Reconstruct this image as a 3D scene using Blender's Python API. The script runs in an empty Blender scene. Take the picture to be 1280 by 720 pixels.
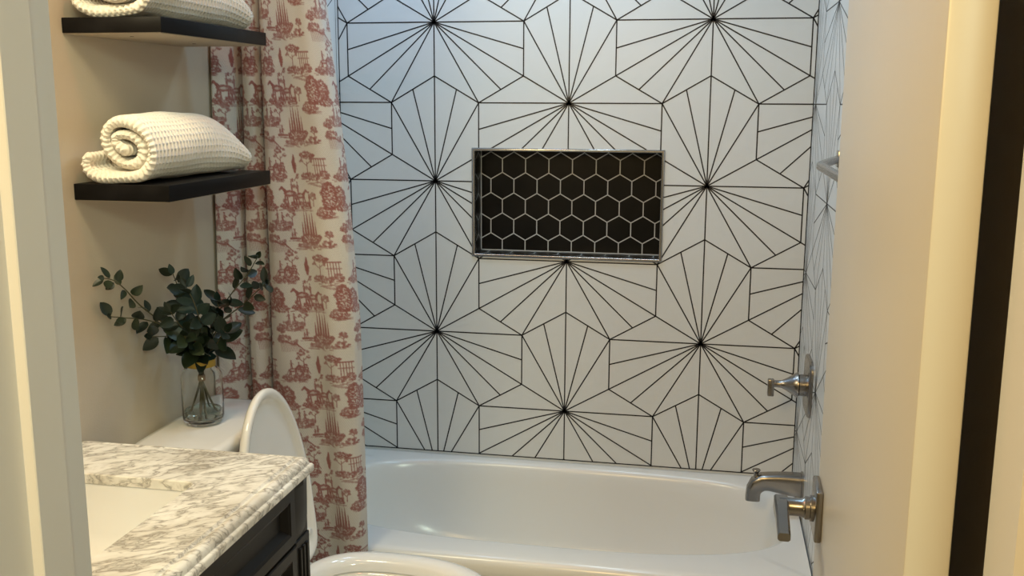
import bpy, bmesh, math, random
import numpy as np
from mathutils import Vector, Matrix
random.seed(7)
S = bpy.context.scene
COL = S.collection
PI = math.pi

# ------------------------------------------------------------------ helpers
def link(o, parent=None):
    COL.objects.link(o)
    if parent is not None:
        o.parent = parent
        o.location = (0, 0, 0) if o.get('_loc') is None else o.location
    return o

def tag(o, label=None, cat=None, group=None, kind=None):
    if label: o['label'] = label
    if cat: o['category'] = cat
    if group: o['group'] = group
    if kind: o['kind'] = kind
    return o

def empty(name, loc, label, cat, group=None):
    o = bpy.data.objects.new(name, None)
    o.location = loc
    o.empty_display_size = 0.05
    COL.objects.link(o)
    return tag(o, label, cat, group)

class MB:
    """collects faces, with a material index, in world coordinates"""
    def __init__(self):
        self.v = []; self.f = []; self.m = []
    def add(self, vs, fs, mi=0):
        n = len(self.v)
        self.v += [tuple(map(float, p)) for p in vs]
        self.f += [tuple(i + n for i in f) for f in fs]
        self.m += [mi] * len(fs)
        return self
    def box(self, x0, x1, y0, y1, z0, z1, mi=0, bevel=0.0, seg=2):
        bm = bmesh.new()
        bmesh.ops.create_cube(bm, size=1)
        for v in bm.verts:
            v.co = Vector(((x0 + x1) / 2 + v.co.x * (x1 - x0), (y0 + y1) / 2 + v.co.y * (y1 - y0), (z0 + z1) / 2 + v.co.z * (z1 - z0)))
        if bevel:
            bmesh.ops.bevel(bm, geom=bm.edges[:] + bm.verts[:], offset=bevel, segments=seg, profile=0.5, affect='EDGES')
        self.bm(bm, mi)
        return self
    def bm(self, bm, mi=0, mat=None):
        bm.verts.index_update()
        vs = [(mat @ v.co) if mat else v.co.copy() for v in bm.verts]
        self.add(vs, [[v.index for v in f.verts] for f in bm.faces], mi)
        bm.free()
        return self
    def rings(self, rings, mi=0, cap0=True, cap1=True):
        n = len(rings[0]); vs = []; fs = []
        for r in rings: vs += list(r)
        for k in range(len(rings) - 1):
            for i in range(n):
                j = (i + 1) % n
                fs.append((k * n + i, k * n + j, (k + 1) * n + j, (k + 1) * n + i))
        if cap0: fs.append(tuple(range(n))[::-1])
        if cap1: fs.append(tuple((len(rings) - 1) * n + i for i in range(n)))
        return self.add(vs, fs, mi)
    def lathe(self, prof, c, seg=48, axis='z', mi=0, closed=False):
        rs = []
        for r, h in prof:
            ring = []
            for i in range(seg):
                a = 2 * PI * i / seg
                p = (r * math.cos(a), r * math.sin(a), h)
                if axis == 'x': p = (h, r * math.cos(a), r * math.sin(a))
                ring.append((c[0] + p[0], c[1] + p[1], c[2] + p[2]))
            rs.append(ring)
        if closed:
            rs.append(rs[0]); return self.rings(rs, mi, False, False)
        return self.rings(rs, mi, prof[0][0] > 1e-5, prof[-1][0] > 1e-5)
    def tube(self, pts, rad, seg=10, mi=0):
        pts = [Vector(p) for p in pts]
        rads = rad if isinstance(rad, (list, tuple)) else [rad] * len(pts)
        rs = []; up = None
        for i, p in enumerate(pts):
            t = (pts[min(i + 1, len(pts) - 1)] - pts[max(i - 1, 0)]).normalized()
            if up is None:
                up = t.cross(Vector((0.3, 0.5, 0.8))).normalized()
            up = (up - t * up.dot(t)).normalized()
            b = t.cross(up)
            rs.append([p + (up * math.cos(2 * PI * k / seg) + b * math.sin(2 * PI * k / seg)) * rads[i] for k in range(seg)])
        return self.rings(rs, mi)
    def build(self, name, mats, parent=None, smooth=True, angle=35):
        me = bpy.data.meshes.new(name)
        off = Vector((0, 0, 0))
        if parent is not None:
            p = parent
            while p is not None:
                off += p.location; p = p.parent
        me.from_pydata([(a - off.x, b - off.y, c - off.z) for a, b, c in self.v], [], self.f)
        if not isinstance(mats, (list, tuple)): mats = [mats]
        for m in mats: me.materials.append(m)
        me.polygons.foreach_set('material_index', self.m)
        bm = bmesh.new(); bm.from_mesh(me)
        bmesh.ops.recalc_face_normals(bm, faces=bm.faces)
        bm.to_mesh(me); bm.free()
        if smooth:
            me.polygons.foreach_set('use_smooth', [True] * len(me.polygons))
            me.set_sharp_from_angle(angle=math.radians(angle))
        o = bpy.data.objects.new(name, me)
        COL.objects.link(o)
        if parent is not None: o.parent = parent
        return o

def origin_to(o, loc):
    """move a top-level mesh's origin to its base"""
    loc = Vector(loc)
    o.data.transform(Matrix.Translation(-loc)); o.location = loc
    return o

def catmull(P, n=8):
    P = [Vector(p) for p in P]; out = []
    for i in range(len(P) - 1):
        a = P[max(i - 1, 0)]; b = P[i]; c = P[i + 1]; d = P[min(i + 2, len(P) - 1)]
        for k in range(n):
            t = k / n
            out.append(0.5 * ((2 * b) + (c - a) * t + (2 * a - 5 * b + 4 * c - d) * t * t + (3 * b - 3 * c + d - a) * t ** 3))
    out.append(P[-1])
    return out

# ------------------------------------------------------------------ materials
def mat(name, col, rough=0.5, metal=0.0, **kw):
    m = bpy.data.materials.new(name); m.use_nodes = True
    b = m.node_tree.nodes['Principled BSDF']
    b.inputs['Base Color'].default_value = (*col, 1)
    b.inputs['Roughness'].default_value = rough
    b.inputs['Metallic'].default_value = metal
    for k, v in kw.items():
        b.inputs[k.replace('_', ' ')].default_value = v
    return m
def nodes(m): return m.node_tree.nodes, m.node_tree.links, m.node_tree.nodes['Principled BSDF']
def noise_bump(m, scale=200, strength=0.1, dist=0.001, detail=2, stretch=None):
    N, L, b = nodes(m)
    tc = N.new('ShaderNodeTexCoord'); no = N.new('ShaderNodeTexNoise'); bu = N.new('ShaderNodeBump')
    no.inputs['Scale'].default_value = scale; no.inputs['Detail'].default_value = detail
    bu.inputs['Strength'].default_value = strength; bu.inputs['Distance'].default_value = dist
    if stretch:
        mp = N.new('ShaderNodeMapping'); mp.inputs['Scale'].default_value = stretch
        L.new(tc.outputs['Object'], mp.inputs[0]); L.new(mp.outputs[0], no.inputs['Vector'])
    else: L.new(tc.outputs['Object'], no.inputs['Vector'])
    L.new(no.outputs['Fac'], bu.inputs['Height']); L.new(bu.outputs[0], b.inputs['Normal'])
    return m
def noise_col(m, c1, c2, scale=3, detail=4, lo=0.3, hi=0.7, stretch=None):
    N, L, b = nodes(m)
    tc = N.new('ShaderNodeTexCoord'); no = N.new('ShaderNodeTexNoise'); cr = N.new('ShaderNodeValToRGB')
    no.inputs['Scale'].default_value = scale; no.inputs['Detail'].default_value = detail
    cr.color_ramp.elements[0].position = lo; cr.color_ramp.elements[0].color = (*c1, 1)
    cr.color_ramp.elements[1].position = hi; cr.color_ramp.elements[1].color = (*c2, 1)
    if stretch:
        mp = N.new('ShaderNodeMapping'); mp.inputs['Scale'].default_value = stretch
        L.new(tc.outputs['Object'], mp.inputs[0]); L.new(mp.outputs[0], no.inputs['Vector'])
    else: L.new(tc.outputs['Object'], no.inputs['Vector'])
    L.new(no.outputs['Fac'], cr.inputs[0]); L.new(cr.outputs[0], b.inputs['Base Color'])
    return m

M = {}
M['paint'] = noise_bump(mat('beige_wall_paint', (0.56, 0.49, 0.385), 0.75), 260, 0.25, 0.001)
M['ceiling'] = noise_bump(mat('ceiling_paint', (0.80, 0.79, 0.76), 0.8), 120, 0.2, 0.001)
M['trim'] = noise_bump(mat('painted_trim', (0.72, 0.71, 0.71), 0.4), 60, 0.05, 0.001)
M['door'] = noise_bump(mat('painted_door', (0.59, 0.545, 0.465), 0.38), 18, 0.12, 0.002)
M['tile'] = noise_bump(mat('matte_white_tile', (0.70, 0.71, 0.70), 0.32), 30, 0.03, 0.001)
M['line'] = mat('black_tile_line', (0.008, 0.008, 0.010), 0.45)
M['blacktile'] = noise_col(mat('black_hexagon_tile', (0.008, 0.008, 0.008), 0.30, Specular_IOR_Level=.18), (0.004, 0.004, 0.004), (0.010, 0.009, 0.008), 9)
M['grout'] = mat('pale_grout', (0.50, 0.50, 0.48), 0.8)
M['steel'] = noise_bump(mat('brushed_nickel', (0.31, 0.29, 0.27), 0.26, 1.0), 400, 0.06, 0.0005, 2, (1, 1, 0.1))
M['chrome'] = mat('polished_steel_edge', (0.42, 0.41, 0.40), 0.22, 1.0)
M['tub'] = mat('white_enamel', (0.80, 0.79, 0.76), 0.20)
M['ceramic'] = mat('white_ceramic', (0.90, 0.87, 0.82), 0.10, Coat_Weight=0.5)
M['sink'] = mat('sink_ceramic', (0.90, 0.88, 0.84), 0.15)
M['espresso'] = noise_bump(noise_col(mat('espresso_wood', (0.02, 0.016, 0.014), 0.42, Specular_IOR_Level=.22), (0.006, 0.005, 0.005), (0.013, 0.011, 0.010), 12, 4, .3, .7, (1, .15, 1)), 80, 0.06, 0.001, 3, (1, .1, 1))
M['shelf'] = noise_bump(noise_col(mat('black_brown_shelf_laminate', (0.012, 0.010, 0.010), 0.4, Specular_IOR_Level=.08), (0.004, 0.0035, 0.0035), (0.010, 0.009, 0.009), 20, 4, .3, .7, (1, .1, 1)), 150, 0.1, 0.0005, 3, (1, .1, 1))
M['shelfbase'] = mat('pale_shelf_underside', (0.50, 0.42, 0.31), 0.7)
M['gold'] = mat('yellow_gold_band', (0.50, 0.33, 0.06), 0.45, 0.6)
M['twine'] = mat('brown_twine', (0.28, 0.18, 0.10), 0.9)
M['stem'] = mat('green_brown_stem', (0.09, 0.08, 0.035), 0.7)
M['floor'] = noise_col(mat('grey_floor_tile', (0.35, 0.33, 0.30), 0.4), (0.30, 0.28, 0.26), (0.40, 0.38, 0.35), 4)
M['rubber'] = mat('white_bumper', (0.75, 0.75, 0.73), 0.5)
M['dark'] = mat('dark_gap', (0.03, 0.025, 0.02), 0.8)
M['hallpaint'] = mat('hall_paint', (0.55, 0.48, 0.38), 0.8)

# glass
g = bpy.data.materials.new('clear_glass'); g.use_nodes = True; N, L, b = nodes(g)
b.inputs['Base Color'].default_value = (0.97, 0.99, 0.98, 1); b.inputs['Roughness'].default_value = 0.02
b.inputs['Transmission Weight'].default_value = 1.0; b.inputs['IOR'].default_value = 1.45
M['glass'] = g
g = bpy.data.materials.new('tinted_water'); g.use_nodes = True; N, L, b = nodes(g)
b.inputs['Base Color'].default_value = (0.62, 0.74, 0.68, 1); b.inputs['Roughness'].default_value = 0.05
b.inputs['Transmission Weight'].default_value = 1.0; b.inputs['IOR'].default_value = 1.33
M['water'] = g

# eucalyptus leaf
def leaf_mat(name, c1, c2):
    m = noise_col(mat(name, c1, 0.45), c1, c2, 14, 3)
    return m
M['leaf'] = leaf_mat('dark_green_leaf', (0.005, 0.012, 0.006), (0.014, 0.026, 0.012))
M['leafblue'] = leaf_mat('blue_green_leaf', (0.010, 0.028, 0.022), (0.020, 0.048, 0.038))
M['leafolive'] = leaf_mat('olive_leaf', (0.018, 0.030, 0.012), (0.034, 0.048, 0.020))

# terry / waffle cotton
M['towel'] = noise_bump(mat('cream_waffle_cotton', (0.80, 0.75, 0.66), 0.95, Sheen_Weight=0.1), 900, 0.35, 0.0008, 3)

# marble
m = mat('veined_marble', (0.8, 0.75, 0.65), 0.16); N, L, b = nodes(m)
tc = N.new('ShaderNodeTexCoord')
vr = N.new('ShaderNodeVectorRotate'); vr.rotation_type = 'Z_AXIS'; vr.inputs['Angle'].default_value = math.radians(-38); L.new(tc.outputs['Object'], vr.inputs['Vector'])
mp = N.new('ShaderNodeMapping'); mp.inputs['Scale'].default_value = (9, 20, 16)
L.new(vr.outputs[0], mp.inputs[0])
n0 = N.new('ShaderNodeTexNoise'); n0.inputs['Scale'].default_value = .9; n0.inputs['Detail'].default_value = 3
L.new(mp.outputs[0], n0.inputs['Vector'])
add = N.new('ShaderNodeMixRGB'); add.blend_type = 'ADD'; add.inputs[0].default_value = 1.0
vs_ = N.new('ShaderNodeVectorMath'); vs_.operation = 'SCALE'; vs_.inputs['Scale'].default_value = 3.0; L.new(n0.outputs['Color'], vs_.inputs[0])
L.new(mp.outputs[0], add.inputs[1]); L.new(vs_.outputs[0], add.inputs[2])
n1 = N.new('ShaderNodeTexNoise'); n1.inputs['Scale'].default_value = 1.2; n1.inputs['Detail'].default_value = 5; n1.inputs['Roughness'].default_value = 0.55
L.new(add.outputs[0], n1.inputs['Vector'])
ab = N.new('ShaderNodeMath'); ab.operation = 'SUBTRACT'; ab.inputs[1].default_value = 0.5; L.new(n1.outputs['Fac'], ab.inputs[0])
ab2 = N.new('ShaderNodeMath'); ab2.operation = 'ABSOLUTE'; L.new(ab.outputs[0], ab2.inputs[0])
cr = N.new('ShaderNodeValToRGB'); L.new(ab2.outputs[0], cr.inputs[0])
e = cr.color_ramp.elements
e[0].position = 0.0; e[0].color = (0.42, 0.38, 0.33, 1)
e[1].position = 0.105; e[1].color = (0.95, 0.91, 0.82, 1)
x = e.new(0.022); x.color = (0.66, 0.62, 0.54, 1)
x = e.new(0.06); x.color = (0.84, 0.79, 0.70, 1)
n2 = N.new('ShaderNodeTexNoise'); n2.inputs['Scale'].default_value = .55; n2.inputs['Detail'].default_value = 5
L.new(mp.outputs[0], n2.inputs['Vector'])
cr2 = N.new('ShaderNodeValToRGB'); L.new(n2.outputs['Fac'], cr2.inputs[0])
cr2.color_ramp.elements[0].position = 0.50; cr2.color_ramp.elements[0].color = (1, 1, 1, 1)
cr2.color_ramp.elements[1].position = 0.70; cr2.color_ramp.elements[1].color = (0.74, 0.71, 0.67, 1)
mu = N.new('ShaderNodeMixRGB'); mu.blend_type = 'MULTIPLY'; mu.inputs[0].default_value = 1
L.new(cr.outputs[0], mu.inputs[1]); L.new(cr2.outputs[0], mu.inputs[2]); L.new(mu.outputs[0], b.inputs['Base Color'])
M['marble'] = m

# ------------------------------------------------------------------ setting
W = 1.515                # width of the tub alcove
ZT = 0.36                # height of the tub rim
YB = -2.36               # bathroom side of the doorway wall
NX0, NX1, NZ0, NZ1 = 0.453, 1.070, 1.051, 1.402   # niche opening
CE = 2.44

tw = 0.2934; ts = tw / math.sqrt(3)
def tile_segments(x0, x1, z0, z1, ox, oz):
    segs = {}
    def put(a, b):
        k = tuple(sorted(((int((a[0] + 50.00013) * 800), int((a[1] + 50.00017) * 800)), (int((b[0] + 50.00013) * 800), int((b[1] + 50.00017) * 800)))))
        segs[k] = (a, b)
    for i in range(-14, 15):
        for j in range(-14, 15):
            if (i - j) % 3: continue
            px = ox + (i + .5 * j) * tw; pz = oz + 1.5 * ts * j
            if not (x0 - .6 < px < x1 + .6 and z0 - .6 < pz < z1 + .6): continue
            for ang in (90, -30, 210):
                a = math.radians(ang); cx = px + ts * math.cos(a); cz = pz + ts * math.sin(a)
                V = [(cx + ts * math.cos(a + PI + k * PI / 3), cz + ts * math.sin(a + PI + k * PI / 3)) for k in range(6)]
                for k in range(6): put(V[k], V[(k + 1) % 6])
                mid = lambda p, q: ((p[0] + q[0]) / 2, (p[1] + q[1]) / 2)
                for t in (V[2], mid(V[2], V[3]), V[3], mid(V[3], V[4]), V[4]): put(V[0], t)
    return list(segs.values())
def clip(a, b, x0, x1, z0, z1):
    t0, t1 = 0.0, 1.0; dx = b[0] - a[0]; dz = b[1] - a[1]
    for p, q in ((-dx, a[0] - x0), (dx, x1 - a[0]), (-dz, a[1] - z0), (dz, z1 - a[1])):
        if abs(p) < 1e-9:
            if q < 0: return None
        else:
            r = q / p
            if p < 0: t0 = max(t0, r)
            else: t1 = min(t1, r)
    if t0 >= t1 - 1e-6: return None
    return t0, t1
def lerp2(a, b, t): return (a[0] + (b[0] - a[0]) * t, a[1] + (b[1] - a[1]) * t)
def strips(mb, segs, rect, hole, to3d, width, mi):
    for a, b in segs:
        c = clip(a, b, *rect)
        if not c: continue
        a1, b1 = lerp2(a, b, c[0]), lerp2(a, b, c[1])
        parts = [(a1, b1)]
        if hole:
            h = clip(a1, b1, *hole)
            if h:
                parts = []
                if h[0] > 1e-3: parts.append((a1, lerp2(a1, b1, h[0])))
                if h[1] < 1 - 1e-3: parts.append((lerp2(a1, b1, h[1]), b1))
        for p, q in parts:
            d = Vector((q[0] - p[0], q[1] - p[1]))
            if d.length < 1e-3: continue
            n = Vector((-d.y, d.x)).normalized() * width / 2
            mb.add([to3d(p[0] + n.x, p[1] + n.y), to3d(q[0] + n.x, q[1] + n.y), to3d(q[0] - n.x, q[1] - n.y), to3d(p[0] - n.x, p[1] - n.y)], [(0, 1, 2, 3)], mi)

SX, SZ = 1.11 * tw, 3.185 * tw + ZT      # a star of the back wall
LW = 0.0041
# back wall with niche opening
mb = MB()
xs = [-0.15, NX0, NX1, W + .15]; zs = [0, NZ0, NZ1, CE]
for a in range(3):
    for c in range(3):
        if a == 1 and c == 1: continue
        mb.box(xs[a], xs[a + 1], 0, 0.14, zs[c], zs[c + 1])
strips(mb, tile_segments(0, W, ZT, CE, SX, SZ), (0.0, W, ZT, CE), (NX0, NX1, NZ0, NZ1), lambda x, z: (x, -0.0004, z), LW, 1)
mb.box(0.0, W, -0.0006, -0.0001, ZT - .001, ZT + .0025, 1)
mb.box(0.0, 0.003, -0.0006, -0.0001, ZT, CE, 1); mb.box(W - .003, W, -0.0006, -0.0001, ZT, CE, 1)
wb = mb.build('wall_back', [M['tile'], M['line']], smooth=False); tag(wb, kind='structure')

# right wall: tiled part then painted part
mb = MB()
mb.box(W, W + .12, -0.86, 0.0, 0, CE, 0)
mb.box(W + .004, W + .12, YB, -0.86, 0, CE, 2)
strips(mb, tile_segments(-0.86, 0, ZT, CE, -0.50, SZ - 3 * ts), (-0.86, 0.0, ZT, CE), None, lambda y, z: (W - 0.0004, y, z), 0.0033, 1)
tag(mb.build('wall_right', [M['tile'], M['line'], M['paint']], smooth=False), kind='structure')
# left wall
mb = MB()
mb.box(-.12, 0.0, -0.862, 0.0, 0, CE, 0)
mb.box(-.12, -0.001, YB, -0.862, 0, CE, 2)
mb.box(-.004, 0.003, -0.870, -0.861, ZT, CE, 1)
strips(mb, tile_segments(-0.87, 0, ZT, CE, -0.02, SZ - 1.5 * ts), (-0.861, 0.0, ZT, CE), None, lambda y, z: (0.0004, y, z), 0.0033, 1)
tag(mb.build('wall_left', [M['tile'], M['line'], M['paint']], smooth=False), kind='structure')

mb = MB(); mb.box(-1.2, 3.4, -4.9, 0.14, -.1, 0)
for k in range(16):
    mb.box(-1.2, 3.4, -4.9 + k * .3, -4.9 + k * .3 + .004, 0, .0008, 1)
for k in range(16):
    mb.box(-1.2 + k * .3, -1.2 + k * .3 + .004, -4.9, 0, 0, .0008, 1)
tag(mb.build('floor', [M['floor'], M['grout']], smooth=False), kind='structure')
mb = MB(); mb.box(-1.2, 3.4, -4.9, 0.14, CE, CE + .1)
tag(mb.build('ceiling', M['ceiling'], smooth=False), kind='structure')

# doorway wall (between hall and bathroom) and the hall's far walls
JL, JR = 0.612, 1.452
HY = -2.50
mb = MB()
mb.box(-.12, JL - .02, HY, YB, 0, CE); mb.box(JR + .02, 3.4, HY, YB, 0, CE); mb.box(JL - .02, JR + .02, HY, YB, 2.09, CE)
tag(mb.build('wall_front', M['hallpaint'], smooth=False), kind='structure')
mb = MB(); mb.box(-1.2, 3.4, -5.0, -4.9, 0, CE); tag(mb.build('wall_hall_far', M['hallpaint'], smooth=False), kind='structure')
mb = MB(); mb.box(-1.3, -1.2, -4.9, HY, 0, CE); tag(mb.build('wall_hall_left', M['hallpaint'], smooth=False), kind='structure')
mb = MB(); mb.box(3.4, 3.5, -4.9, HY, 0, CE); tag(mb.build('wall_hall_right', M['hallpaint'], smooth=False), kind='structure')

# left jamb, stop and casing: extruded profiles (x, y)
def prof_z(mb, pts, z0, z1, mi=0):
    n = len(pts)
    mb.rings([[(x, y, z0) for x, y in pts], [(x, y, z1) for x, y in pts]], mi)
mb = MB()
# jamb with a rebate on the bathroom side and a raised stop
prof_z(mb, [(JL - .02, HY), (JL + .002, HY), (JL + .002, -2.4500), (JL + .0120, -2.4500), (JL + .0130, -2.4490), (JL + .0130, -2.407), (JL + .0115, -2.405), (JL + .002, -2.405), (JL + .002, -2.374), (JL, -2.372), (JL, YB - .002), (JL - .002, YB), (JL - .02, YB)], 0, 2.07)
prof_z(mb, [(JL - .02, HY), (JL - .004, HY), (JL - .004, HY - .010), (JL - .010, HY - .014), (JL - .022, HY - .012), (JL - .03, HY - .016), (JL - .07, HY - .022), (JL - .085, HY - .022), (JL - .09, HY - .014), (JL - .09, HY)], 0, 2.14)
tag(mb.build('trim_1', M['trim'], angle=25), kind='structure')
mb = MB()
prof_z(mb, [(JR + .02, HY), (JR + .008, HY), (JR + .008, -2.4375), (JR, -2.4355), (JR, YB), (JR + .02, YB)], 0, 2.07)
prof_z(mb, [(JR + .014, HY), (JR + .014, HY - .010), (JR + .02, HY - .014), (JR + .03, HY - .012), (JR + .036, HY - .018), (JR + .07, HY - .022), (JR + .085, HY - .022), (JR + .09, HY - .014), (JR + .09, HY)], 0, 2.14)
tag(mb.build('trim_2', M['trim'], angle=25), kind='structure')
mb = MB(); mb.box(JL - .02, JR + .02, HY, YB, 2.07, 2.09); mb.box(JL - .09, JR + .09, HY - .02, HY, 2.09, 2.16)
tag(mb.build('trim_3', M['trim'], smooth=False), kind='structure')

# niche
mb = MB()
nd = 0.09
mb.box(NX0 - .0, NX1, nd, nd + .01, NZ0, NZ1, 0)
mb.box(NX0 - .004, NX0 + .006, 0.002, nd, NZ0, NZ1, 0); mb.box(NX1 - .006, NX1 + .004, 0.002, nd, NZ0, NZ1, 0)
mb.box(NX0, NX1, 0.002, nd, NZ0 - .004, NZ0 + .006, 0); mb.box(NX0, NX1, 0.002, nd, NZ1 - .006, NZ1 + .004, 0)
hw = 0.0785; hs = hw / math.sqrt(3)
def hexsegs(x0, x1, z0, z1, ox, oz):     # ox,oz = centre of one hexagon
    out = {}
    for i in range(-14, 15):
        for j in range(-10, 11):
            cx = ox + (i + .5 * (j % 2)) * hw; cz = oz + 1.5 * hs * j
            V = [(cx + hs * math.sin(k * PI / 3), cz + hs * math.cos(k * PI / 3)) for k in range(6)]
            for k in range(6):
                a, b = V[k], V[(k + 1) % 6]
                out[tuple(sorted(((int((a[0] + 50.00013) * 300), int((a[1] + 50.00017) * 300)), (int((b[0] + 50.00013) * 300), int((b[1] + 50.00017) * 300)))))] = (a, b)
    return list(out.values())
gw = 0.0034
strips(mb, hexsegs(0, 0, 0, 0, 0.533 + hw / 2, 1.343), (NX0 + .006, NX1 - .006, NZ0 + .006, NZ1 - .006), None, lambda x, z: (x, nd - .0005, z), gw, 1)
hs2 = hexsegs(0, 0, 0, 0, 0.05, 1.343)
strips(mb, hs2, (0.003, nd, NZ0 + .006, NZ1 - .006), None, lambda y, z: (NX0 + .0065, y, z), gw, 1)
strips(mb, hs2, (0.003, nd, NZ0 + .006, NZ1 - .006), None, lambda y, z: (NX1 - .0065, y, z), gw, 1)
hs3 = hexsegs(0, 0, 0, 0, 0.533, 0.05)
strips(mb, hs3, (NX0 + .006, NX1 - .006, 0.003, nd), None, lambda x, y: (x, y, NZ0 + .0065), gw, 1)
strips(mb, hs3, (NX0 + .006, NX1 - .006, 0.003, nd), None, lambda x, y: (x, y, NZ1 - .0065), gw, 1)
for x in (NX0 + .0062, NX1 - .009): mb.box(x, x + .0028, nd - .001, nd - .0001, NZ0 + .006, NZ1 - .006, 1)
mb.box(NX0 + .006, NX1 - .006, nd - .001, nd - .0001, NZ0 + .006, NZ0 + .009, 1)
niche = mb.build('trim_4', [M['blacktile'], M['grout']], smooth=False); tag(niche, kind='structure')
mb = MB()   # metal edging
t = 0.0095
def edging(mb, x0, x1, z0, z1, t, y0, y1):
    prof = [(0, y1), (0, y0 + .002), (.002, y0), (t - .002, y0), (t, y0 + .002), (t, y1)]
    rs = []
    for d, y in prof + [prof[0]]:
        rs.append([(x0 + d, y, z0 + d), (x1 - d, y, z0 + d), (x1 - d, y, z1 - d), (x0 + d, y, z1 - d)])
    mb.rings(rs, 0, False, False)
edging(mb, NX0 - .003, NX1 + .003, NZ0 - .003, NZ1 + .003, t, -0.007, 0.02)
tag(mb.build('trim_5', M['chrome'], angle=60), kind='structure')

# ------------------------------------------------------------------ bathtub
def superring(cx, cy, a, b, z, n, N=200, nback=None):
    out = []
    for i in range(N):
        th = 2 * PI * i / N
        c, s = math.cos(th), math.sin(th)
        nn = n if (s < 0 or nback is None) else n + (nback - n) * min(1, s * 3)
        r = (abs(c) ** nn + abs(s) ** nn) ** (-1 / nn)
        out.append((cx + a * r * c, cy + b * r * s, z))
    return out
tcx, tcy = W / 2, -0.392; ta, tbb = W / 2 - .002, 0.389
mb = MB(); R = []
for ins, z in ((.022, 0), (.022, .26), (.020, .29), (.012, .298), (.003, .303), (0, .312), (0, .335), (.003, .346), (.009, .354), (.018, .359), (.03, ZT)):
    R.append(superring(tcx, tcy, ta - min(ins, .004), tbb - ins, z, 40))
ia, ib, icx, icy = 0.699, 0.309, 0.781, -0.366
for k, (ins, z) in enumerate(((-.006, ZT), (0, ZT - .0015), (.006, ZT - .006), (.011, ZT - .015), (.015, ZT - .03))):
    R.append(superring(icx, icy, ia - ins, ib - ins, z, 2.9, nback=3.6))
fa, fb, fcx, fcy = 0.46, 0.205, 0.86, -0.372
for k in range(1, 17):
    u = k / 16
    z = ZT - .03 - (ZT - .03 - .05) * math.sin(u * PI / 2) ** 1.0
    w = u ** 2.6
    lerp = lambda p, q: p + (q - p) * (0.28 * u + 0.72 * w)
    R.append(superring(lerp(icx, fcx), lerp(icy, fcy), lerp(ia - .015, fa), lerp(ib - .015, fb), z, 2.9, nback=3.4))
R.append(superring(fcx, fcy, fa * .5, fb * .5, .046, 2.6)); 
mb.rings(R, 0, True, True)
tub = empty('bathtub', (W / 2, -.39, 0), 'long white enamel bathtub set between the tiled walls', 'bathtub')
mb.build('basin', M['tub'], tub, angle=50)
mb = MB(); mb.lathe([(0, .002), (.03, .002), (.034, -.002)], (1.24, -.372, .052), 32); mb.build('drain', M['steel'], tub)

# tub spout
sp = empty('tub_spout', (W, -.33, .43), 'brushed nickel bathtub spout with lift knob reaching over the tub corner', 'spout')
path = [  # centre x, z, half height, half width, tilt angle
    (W, .457, .037, .030, 0), (1.509, .457, .037, .030, 0), (1.508, .457, .034, .027, 0), (1.47, .459, .0320, .0255, 2), (1.44, .461, .0280, .0245, 2), (1.415, .462, .0245, .024, 3),
    (1.400, .460, .0245, .0235, 16), (1.384, .449, .0240, .023, 45), (1.376, .434, .0215, .0225, 72), (1.374, .417, .021, .022, 90), (1.374, .404, .021, .022, 90)]
rs = []
for x, z, hh, hwd, tl in path:
    a = math.radians(tl); ring = []
    # travelling -x, the section's up vector turns towards -x as the spout bends down
    ux, uz = -math.sin(a), math.cos(a)
    for i in range(28):
        th = 2 * PI * i / 28; c, s = math.cos(th), math.sin(th); nn = 4.5
        r = (abs(c) ** nn + abs(s) ** nn) ** (-1 / nn)
        ring.append((x + ux * hh * r * s, -.33 + hwd * r * c, z + uz * hh * r * s))
    rs.append(ring)
mb = MB(); mb.rings(rs); mb.build('body', M['steel'], sp, angle=40)
mb = MB(); mb.lathe([(.0, .0), (.0075, .0), (.007, .014), (.0065, .018), (.010, .024), (.0125, .028), (.011, .0305), (0, .031)], (1.381, -.33, .466), 24); mb.build('lift_knob', M['steel'], sp)

# shower valve on the right wall
vy, vz = -.352, .764
va = empty('shower_valve', (W, vy, vz), 'brushed nickel shower valve on square plate above the tub spout', 'valve')
mb = MB()
def sq(x, h, r, n=5.5):
    out = []
    for i in range(64):
        th = 2 * PI * i / 64; c, s = math.cos(th), math.sin(th); k = (abs(c) ** n + abs(s) ** n) ** (-1 / n)
        out.append((x, vy + h * k * c, vz + h * k * s))
    return out
mb.rings([sq(W, .081, 0), sq(W - .006, .081, 0), sq(W - .010, .078, 0), sq(W - .0115, .072, 0)])
mb.build('escutcheon', M['steel'], va, angle=30)
mb = MB(); mb.lathe([(.031, -.0105), (.031, -.030), (.0295, -.031)], (W, vy, vz), 40, 'x'); mb.build('sleeve', M['steel'], va)
hd = MB(); hd.lathe([(.029, -.031), (.036, -.033), (.036, -.036), (.027, -.050), (.017, -.066), (.011, -.078), (.010, -.092), (.0105, -.104)], (W, vy, vz), 40, 'x')
hd.box(W - .116, W - .098, vy - .011, vy + .011, vz - .036, vz + .013, bevel=.003)
hd.build('handle', M['steel'], va, angle=35)

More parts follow.
